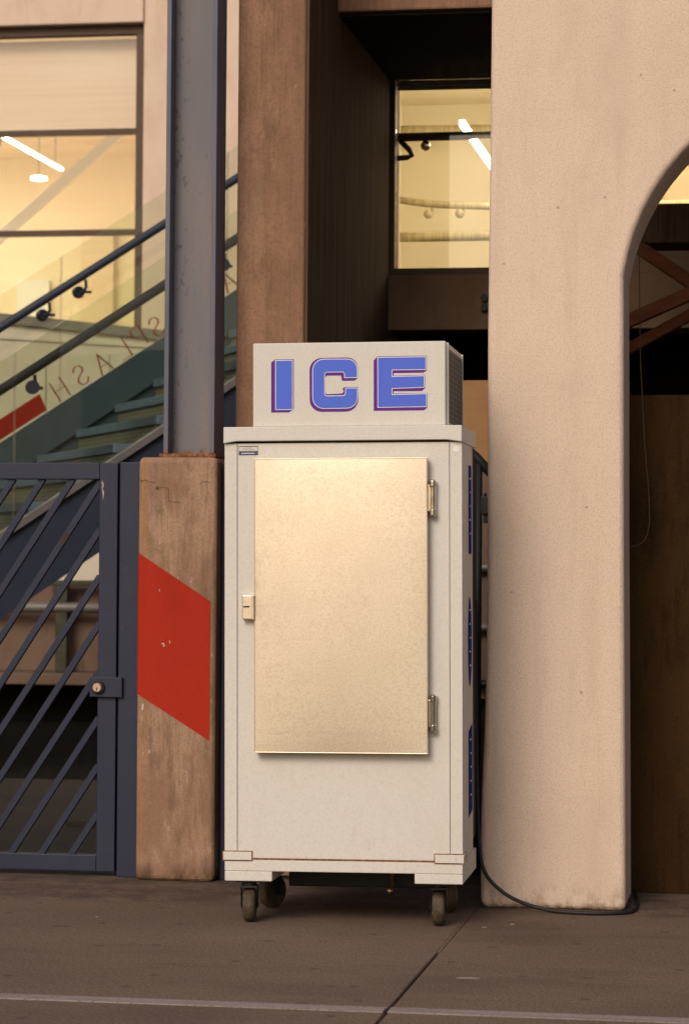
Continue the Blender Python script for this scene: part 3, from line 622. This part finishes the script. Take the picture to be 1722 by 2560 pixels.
# handrails and brackets
def hand(zr, w, bks, side):
    pts = [S3(s, slope(zr, s), w) for s in (-2.5, -1.2, 0, 1.1, 1.45)]
    MB().tube(pts, .030, 14).build('handrail', m_rail, stair, smooth=True)
    for s in bks:
        z = slope(zr, s)
        b = MB(); c = S3(s, z-.10, w+side*.07)
        b.tube([S3(s+.03, z-.02, w), S3(s+.035, z-.07, w), S3(s+.02, z-.10, w+side*.02), c], .011, 8)
        b.tube([S3(s, z-.10, w+side*.035), S3(s, z-.10, w+side*.06), S3(s, z-.10, w+side*.085)], [.030, .042, .042], 18)
        b.tube([S3(s+.0, z-.10, w+side*.02), S3(s+.075, z-.10, w+side*.02)], .010, 8)
        b.build('rail_bracket', m_rail, stair, smooth=False)
hand(2.957, .13, (-2.2, -.80, .385, 1.3), -1)
hand(3.228, 1.93, (-1.6, -.27, -.02, 1.2), 1)
# mirrored lettering on the far glass: strokes in (u along slope, v square to it)
sh = math.atan(SL)
GL_ = {'H': [[(0,0),(0,1)], [(.6,0),(.6,1)], [(0,.5),(.6,.5)]],
       'S': [[(.55,.82),(.45,.95),(.3,1),(.12,.94),(.04,.78),(.12,.62),(.32,.52),(.5,.4),(.58,.24),(.48,.06),(.3,0),(.12,.05),(.02,.2)]],
       'A': [[(0,0),(.33,1),(.66,0)], [(.13,.36),(.53,.36)]],
       'L': [[(0,1),(0,0),(.5,0)]],
       'P': [[(0,0),(0,1),(.35,1),(.52,.9),(.55,.74),(.5,.58),(.35,.5),(0,.5)]]}
def glyph(ch, s, z, hgt=.135):
    b = MB(); w = 2.004
    for st_ in GL_[ch]:
        pp = []
        for u, v in st_:
            uu = -(u-.3)*hgt; vv = (v-.5)*hgt          # mirrored: seen from behind the glass
            pp.append(S3(s+uu*math.cos(sh)-vv*math.sin(sh), z+uu*math.sin(sh)+vv*math.cos(sh), w))
        for p, q in zip(pp[:-1], pp[1:]):
            e = (q-p).normalized()*.006; b.bar(p-e, q+e, .003, .027, sn)
    b.build('glass_letter', m_redvinyl, stair, label='red mirrored letter %s on the glass' % ch)
for chx, s, z in zip('HSALPS', (-.142, .002, .156, .290, .403, .534), (2.452, 2.552, 2.642, 2.737, 2.828, 2.902)): glyph(chx, s, z)
glyph('A', 1.05, 3.245)
plate([(-.56, 2.089), (-.232, 2.308), (-.283, 2.415), (-.56, 2.232)], 2.001, 2.006).build('red_band', m_redvinyl, stair, label='red band on the lower glass')
plate([(-1.33, 1.575), (-.5605, 2.0887), (-.5605, 2.2317), (-1.33, 1.717)], 2.001, 2.006).build('red_band', m_redvinyl, stair, label='red band on the lower glass')

# ================================================================== LEFT BUILDING with lit window
bl = thing('cream_building', 'cream building with a large lit window behind the staircase', 'building', (-5, 13, 0))
WX0, WX1, WZ0, WZ1 = -8.0, -4.012, 3.20, 6.085
MB().box(-12, WX0, 13, 13.35, 0, 9).build('wall', m_plaster, bl)
MB().box(WX1, 1.5, 13, 13.35, 0, 9).build('wall', m_plaster, bl)
MB().box(WX0, WX1, 13.0, 13.35, WZ1, 9).build('wall', m_plaster, bl)
MB().box(WX0, WX1, 13.0, 13.35, 0, WZ0).build('wall', m_panelwhite, bl)
MB().box(WX0, WX1+.0, 12.965, 12.999, 6.085, 7.2).build('fascia', m_plaster, bl, bevel=.01)
win = MB().box(WX0+.001, WX1-.001, 13.06, 13.16, 6.0, 6.084).box(WX1-.085, WX1-.001, 13.06, 13.16, WZ0+.001, 5.999)
win = win.build('window', m_winframe, bl, bevel=.004)
for z in (5.108, 4.205):
    MB().box(WX0+.001, WX1-.086, 13.07, 13.15, z, z+.05).build('mullion', m_winframe, win)
for za, zb in ((WZ0, 4.204), (4.256, 5.107), (5.159, 5.999)):
    MB().box(WX0+.001, WX1-.087, 13.105, 13.115, za+.002, zb-.001).build('pane', m_pane, win)
MB().box(WX0+.01, WX1-.09, 13.24, 13.25, 5.165, 5.995).build('roller_blind', m_blind, bl)
# sloping grey sill and panelled dado below it
def slbar(xa, za, xb, zb, y0, y1, h, name, mat):
    MB().prism_xz([(xa, za-h), (xb, zb-h), (xb, zb), (xa, za)], y0, y1).build(name, mat, bl)
slbar(-8, 3.79, -3.2, 3.262, 12.80, 12.999, .085, 'sill', m_sill)
MB().prism_xz([(-8, 1.1), (-3.2, 1.1), (-3.2, 3.176), (-8, 3.704)], 12.85, 12.998).build('dado', m_panelwhite, bl)
slbar(-8, 3.47, -3.2, 3.16, 12.83, 12.849, .03, 'moulding', m_panelwhite)
for x in (-6.0, -5.35, -4.87, -4.29, -3.7):
    MB().box(x-.03, x+.03, 12.832, 12.8485, 1.2, 3.12).build('moulding', m_panelwhite, bl)
# room behind it
MB().box(-9, -3.6, 21, 21.1, 3.0, 6.3).build('room_wall', m_roomwall, bl)
MB().box(-9.1, -9, 13.36, 21, 3.0, 6.3).build('room_wall', m_roomwall, bl)
MB().box(-3.6, -3.5, 13.36, 21, 3.0, 6.3).build('room_wall', m_roomwall, bl)
MB().box(-9, -3.6, 13.36, 21, 6.2, 6.3).build('room_ceiling', m_roomwall, bl)
MB().box(-9, -3.6, 13.36, 21, 3.0, 3.1).build('room_floor', m_roomfloor, bl)
MB().box(-12.1, 1.6, 13.36, 21.2, 9.0, 9.2).build('roof', m_roof, bl)

for xa, xb, zt, mt_ in ((-8.6, -7.9, 5.2, m_blind), (-7.55, -7.15, 4.7, m_printwhite), (-6.75, -6.35, 5.3, m_blind), (-5.9, -5.5, 4.4, m_partition)):
    MB().box(xa, xb, 20.9, 20.99, 3.11, zt).build('room_panel', mt_, bl)
for k in range(6): MB().box(-8.9, -3.7, 15+k*.95, 15.05+k*.95, 6.15, 6.199).build('ceiling_batten', m_blind, bl)
l1 = thing('linear_ceiling_lamp', 'long slanting lamp tube glowing behind the large left window', 'lamp', (-6.04, 16.5, 5.5))
MB().box(-6.068, -6.036, 15.35, 17.55, 5.50, 5.525).build('tube', m_lamp, l1)
MB().tube([(-6.05, 15.6, 5.526), (-6.05, 15.6, 6.2)], .004, 6).build('cord', m_darkmetal, l1)
MB().tube([(-6.05, 17.3, 5.526), (-6.05, 17.3, 6.2)], .004, 6).build('cord', m_darkmetal, l1)
MB().prism_xz([(-7.6, 3.20), (-4.3, 5.97), (-4.3, 6.10), (-7.6, 3.33)], 15.5, 15.56).build('reflection_beam', m_printwhite, bl)  # pale beam added in place of a diagonal reflection in the window glass
l5 = thing('room_fill_light', 'added fill light out of view that brightens the left window room', 'lamp', (-7.9, 16.5, 6.0))
MB().box(-8.5, -7.4, 14.2, 19.5, 6.08, 6.12).build('diffuser', m_fill_panel, l5)  # added emitter outside the view, lifts the room brightness
MB().box(-8.55, -7.35, 14.15, 19.55, 6.1205, 6.199).build('housing', m_darkmetal, l5)
l2 = thing('round_ceiling_lamp', 'small round lamp glowing below the lamp tube in the left window', 'lamp', (-6.465, 18.1, 5.5))
MB().tube([(-6.465, 18.1, 5.49), (-6.465, 18.1, 5.52)], .085, 24).build('shade', m_lamp, l2)
MB().tube([(-6.465, 18.1, 5.521), (-6.465, 18.1, 6.2)], .004, 6).build('cord', m_darkmetal, l2)

# ---------------------------------------------------------------- low wall and pipes under the stair
lw = thing('low_concrete_wall', 'stained low concrete wall with a ledge seen through the gate', 'wall', (-5, 11, 0))
MB().box(-9, -2.4, 11, 11.4, .395, 1.13).build('wall_face', m_lowwall, lw, bevel=.01)
MB().box(-9, -2.4, 10.6, 11.4, .305, .394).build('ledge', m_lowwall, lw, bevel=.01)
MB().box(-9, -2.4, 11.2, 11.4, -.008, .304).build('ledge_shade_back', m_dark, lw)  # near-black colour carries the shade of the void below the ledge
pr_ = thing('pipe_railing', 'old pipe railing with a mossy post in front of the low wall', 'railing', (-4.1, 10.85, .395))
MB().tube([(-5.9, 10.85, .915), (-2.6, 10.85, .915)], .042, 12).build('rail_pipe', m_pipe, pr_, smooth=True)
MB().box(-4.16, -4.06, 10.83, 10.90, .395, 1.09).build('post', m_moss, pr_, bevel=.01)
MB().box(-4.25, -3.4, 10.83, 10.93, 1.091, 1.135).build('top_plate', m_moss, pr_, bevel=.01)
MB().box(-5.86, -5.78, 10.83, 10.90, .395, 1.09).build('post', m_moss, pr_, bevel=.01)

# ================================================================== RECESS: lit room on the right
rm = thing('upper_room', 'recessed room with a yellow lit window between the pier and the arch wall', 'room', (1.2, 3.55, 2.44))
MB().box(-.82, 3.1, 3.906, 7.0, 2.5, 2.721).build('floor_slab', m_dark, rm)
MB().box(-.90, 3.1, 7.0, 7.1, 2.722, 4.2).build('room_wall', m_roomwall2, rm)
MB().box(-.90, -.82, 3.91, 7.0, 2.722, 4.2).build('room_wall', m_roomwall2, rm)
MB().box(-.82, -.3836, 3.905, 3.95, 2.722, 4.2).build('room_wall', m_roomwall2, rm)
MB().box(3.1, 3.2, 2.0, 8.0, 0, 5.2).build('room_wall', m_roomwall2, rm)
MB().box(-.90, 3.1, 3.91, 7.1, 4.2, 4.3).build('room_ceiling', m_roomwall2, rm)
MB().box(.62, .80, 3.5, 3.86, 2.7225, 3.7045).build('wall_pier', m_spandrel, rm)
MB().box(.801, 3.1, 3.502, 3.86, 2.7225, 3.035).build('lintel', m_spandrel, rm)
MB().box(-.3834, 3.1, 3.4805, 3.85, 3.7055, 4.199).build('head_wall', m_dark, rm)
wf = MB().box(-.383, -.350, 3.53, 3.62, 2.7235, 3.704).box(-.3495, .619, 3.52, 3.63, 2.7235, 2.756).box(.59, .619, 3.53, 3.62, 2.757, 3.704).build('window', m_winframe, rm, bevel=.003)
MB().box(-.3495, .5895, 3.565, 3.573, 2.7565, 3.7042).build('pane', m_pane, wf)
wf2 = MB().box(.802, 3.09, 3.53, 3.62, 3.036, 3.06).box(.802, .83, 3.53, 3.62, 3.0605, 3.704).build('window', m_winframe, rm, bevel=.003)
MB().box(.8305, 3.09, 3.565, 3.573, 3.0605, 3.7042).build('pane', m_pane, wf2)
MB().box(-.349, .589, 3.562, 3.5645, 3.672, 3.675).build('pane_seal', m_sill, wf)
MB().box(.35, 3.05, 6.86, 6.95, 2.7225, 4.19).build('partition', m_partition, rm)
l3 = thing('linear_office_lamp', 'bright lamp tube slanting behind the yellow lit window', 'lamp', (-.14, 5.3, 3.65))
MB().box(-.158, -.132, 4.60, 6.6, 3.65, 3.68).build('tube', m_lamp2, l3)
MB().tube([(-.145, 6.4, 3.681), (-.145, 6.4, 4.2)], .006, 6).build('cord', m_darkmetal, l3)
l4 = thing('linear_office_lamp', 'added unseen tubes behind the stucco arch wall that brighten the lit room', 'lamp', (1.4, 5.3, 3.9))
for x in (1.0, 2.0): MB().box(x, x+.12, 4.3, 6.6, 3.95, 4.0).build('tube', m_lamp2, l4)  # unseen emitters added to light the back wall evenly
MB().box(.9, 2.2, 5.0, 5.1, 4.001, 4.199).build('hanger', m_darkmetal, l4)
ir = thing('dark_interior_rail', 'black handrail with brackets across the yellow lit window', 'handrail', (-.2, 3.68, 3.4))
MB().tube([(-.375, 3.68, 3.437), (-.05, 3.68, 3.439), (.02, 3.68, 3.440)], .022, 12).build('rail', m_darkmetal, ir, smooth=True)
MB().tube([(-.345, 3.68, 3.42), (-.30, 3.68, 3.375), (-.285, 3.68, 3.345), (-.31, 3.68, 3.335), (-.375, 3.68, 3.33)], .014, 8).build('bracket', m_darkmetal, ir, smooth=True)
MB().tube([(-.217, 3.68, 3.42), (-.217, 3.68, 3.39)], .008, 8).ball((-.217, 3.68, 3.392), .026, 14).build('spot_ball', m_chrome, ir, smooth=True)
MB().tube([(.02, 3.68, 3.44), (.62, 3.68, 3.45)], .018, 12).build('rail_end', m_palebar, ir, smooth=True)
for i, (za, zb, zc, rad, txt, balls) in enumerate(((3.955, 3.955, 3.952, .030, 'topmost pale ribbed rail standing in for a reflection in the yellow lit window', ()),
                                      (3.53, 3.503, 3.478, .022, 'middle pale rail with two round brackets standing in for a reflection in the yellow lit window', (-.58, -.385)),
                                      (3.296, 3.296, 3.297, .030, 'lowest pale ribbed rail standing in for a reflection in the yellow lit window', ()))):
    pb = thing('reflection_rail', txt, 'handrail', (.5, 6.5, za), group='pale rails standing in for window reflections')  # solid rails added in place of handrail reflections in the glass
    MB().tube([(-.80, 6.5, za+.002), (-.60, 6.5, zb), (-.45, 6.5, (zb+zc)/2), (-.20, 6.5, zc), (1.6, 6.5, zc)], rad, 10).build('rail', m_palebar, pb, smooth=True)
    for x in balls:
        MB().tube([(x+.02, 6.5, zb-.01), (x+.02, 6.5, zb-.05)], .008, 8).ball((x, 6.5, zb-.065), .03, 12).build('bracket', m_palebar, pb, smooth=True)
    for x in (.4, 1.5): MB().tube([(x, 6.53, zc), (x, 6.53, 2.722)], .012, 8).build('post', m_palebar, pb)

# ---------------------------------------------------------------- passage under the room
bw = thing('passage_back_wall', 'dim pinkish wall with pipes seen in the gap beside the freezer', 'wall', (0, 2.0, 0))
MB().box(-.382, .9, 2.02, 2.12, .70, 1.715).build('wall_face', m_lowwall, bw)
MB().box(-.382, .9, 2.0, 2.12, 1.7155, 2.085).build('plywood_panel', m_tan, bw)
MB().box(-.382, .9, 2.06, 2.12, -.004, .699).build('wall_base', m_dark, bw)
for z, mt_ in ((1.27, m_pipe), (1.01, m_pipe), (.765, m_black)):
    MB().tube([(-.38, 1.985, z), (.9, 1.985, z)], .018, 10).build('pipe', mt_, bw, smooth=True)
pw = thing('passage_light_block', 'added near-black wall that keeps light out of the passage under the lit room', 'wall', (1, 4.6, 0))
MB().box(-.382, 3.1, 4.6, 4.8, -.004, 2.499).build('wall_face', m_dark, pw)  # near-black walls added to stop light leaking into the passage
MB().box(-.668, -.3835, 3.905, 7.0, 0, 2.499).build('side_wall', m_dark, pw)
vp = thing('black_pipe_valve', 'black pipe with a valve in the gap between freezer and stucco wall', 'pipe', (.33, 1.5, 0))
MB().tube([(.22, 1.5, 1.80), (.30, 1.5, 1.73), (.42, 1.5, 1.60)], .020, 12).build('pipe', m_black, vp, smooth=True)
MB().tube([(.312, 1.5, 0), (.312, 1.5, 1.705)], .016, 12).build('riser_pipe', m_black, vp, smooth=True)
MB().box(.325, .40, 1.46, 1.54, 1.49, 1.565).box(.335, .40, 1.47, 1.53, 1.455, 1.4895).box(.335, .345, 1.48, 1.52, 1.5655, 1.58).build('valve_body', m_black, vp, bevel=.004)

# ---------------------------------------------------------------- inside the arch
rf = thing('arch_light_block', 'added slab that blocks skylight from the space inside the arch', 'roof', (1.8, 1.4, 3.3))
MB().box(.475, 3.09, .891, 1.955, 3.30, 3.45).build('slab', m_dark, rf)  # unseen slab added to keep the arch interior dark
bd = thing('dark_brown_board', 'dark brown board standing inside the arch', 'board', (1.6, 1.05, 0))
for xa, xb in ((.93, 1.318), (1.3215, 1.84), (1.8435, 2.70)): MB().box(xa, xb, 1.05, 1.09, 0, 1.955).build('board', m_board, bd, bevel=.003)
MB().box(.93, 2.70, 1.0905, 1.13, .9, .99).build('batten', m_board, bd)
def timber(name_txt, a, b2, y, w=.07, h_=.055):
    t = thing('timber_brace', name_txt, 'timber', (a[0], y, a[1]), group='timber braces inside the arch')
    MB().bar((a[0], y, a[1]), (b2[0], y, b2[1]), w, h_).build('brace', m_timber, t, bevel=.004)
timber('upper rising red-brown timber brace inside the arch', (.55, 2.137), (2.3, 2.904), 1.6)
timber('lower rising red-brown timber brace inside the arch', (.55, 1.995), (2.3, 2.95), 1.72, h_=.045)
timber('falling red-brown timber brace near the top of the arch', (.86, 2.70), (2.3, 1.70), 1.85)
al = thing('arch_beam', 'dark brown beam crossing high inside the arch', 'beam', (1.6, 2.3, 2.7))
MB().box(.47, 3.09, 2.2, 2.5, 2.70, 2.87).build('beam_timber', m_streakbrown, al, bevel=.006)
wr = MB().tube([(.999, .93, 3.05), (.999, .93, 2.492), (1.006, .93, 2.085), (1.023, .935, 1.773), (1.036, .94, 1.62), (1.043, .94, 1.52), (1.0435, .94, 1.45), (1.036, .94, 1.405), (1.022, .94, 1.378), (.994, .94, 1.360), (.93, .93, 1.352)], .0021, 6)
tag(wr.build('hanging_wire', m_wire, smooth=True), 'thin tan wire hanging in a loop inside the arch', 'wire')

# ================================================================== CABLE, LITTER
def catmull(pts, n=8):
    pts = [Vector(p) for p in pts]; out = []
    for i in range(len(pts)-1):
        p0 = pts[max(i-1, 0)]; p1 = pts[i]; p2 = pts[i+1]; p3 = pts[min(i+2, len(pts)-1)]
        for k in range(n):
            t = k/n
            out.append(.5*((2*p1)+(p2-p0)*t+(2*p0-5*p1+4*p2-p3)*t*t+(3*p1-p0-3*p2+p3)*t**3))
    out.append(pts[-1]); return out
cb = catmull([(.418, .485, 1.15), (.425, .482, .7), (.434, .475, .35), (.446, .462, .20), (.463, .45, .141), (.496, .435, .098), (.556, .42, .055), (.63, .40, .027), (.70, .385, .013), (.753, .372, .0085), (.872, .362, .0075), (.965, .392, .0075), (1.012, .455, .0075), (1.02, .60, .0075), (1.01, .80, .0075), (.99, 1.04, .0075)])
tag(MB().tube(cb, .0072, 10).build('power_cable', m_black, smooth=True), 'black power cable curving down the stucco wall onto the pavement', 'cable')
for txt, x, y, w, l, a in (('small pale paper scrap on the pavement just left of the stucco wall foot', .519, -.05, .022, .01, .4),
                           ('pale paper scrap in front of the stucco wall foot', .608, .052, .018, .008, -.2),
                           ('long pale scrape of paper right of the pavement joint', .594, -1.165, .075, .012, .05),
                           ('tiny pale scrap on the pavement before the striped plinth', -.877, -.09, .014, .012, .8)):
    ca, sa = math.cos(a), math.sin(a)
    pts = [(-w/2, -l/2), (w*.3, -l*.6), (w/2, l*.1), (w*.1, l/2), (-w*.4, l*.4)]
    b = MB(); n = len(pts); q = [(x+u*ca-v*sa, y+u*sa+v*ca) for u, v in pts]
    b.add([(p[0], p[1], .0005) for p in q]+[(p[0], p[1], .0035+.002*(i % 2)) for i, p in enumerate(q)], [tuple(range(n))[::-1], tuple(range(n, 2*n))]+[(i, (i+1) % n, (i+1) % n+n, i+n) for i in range(n)])
    tag(b.build('paper_scrap', m_litter), txt, 'litter')
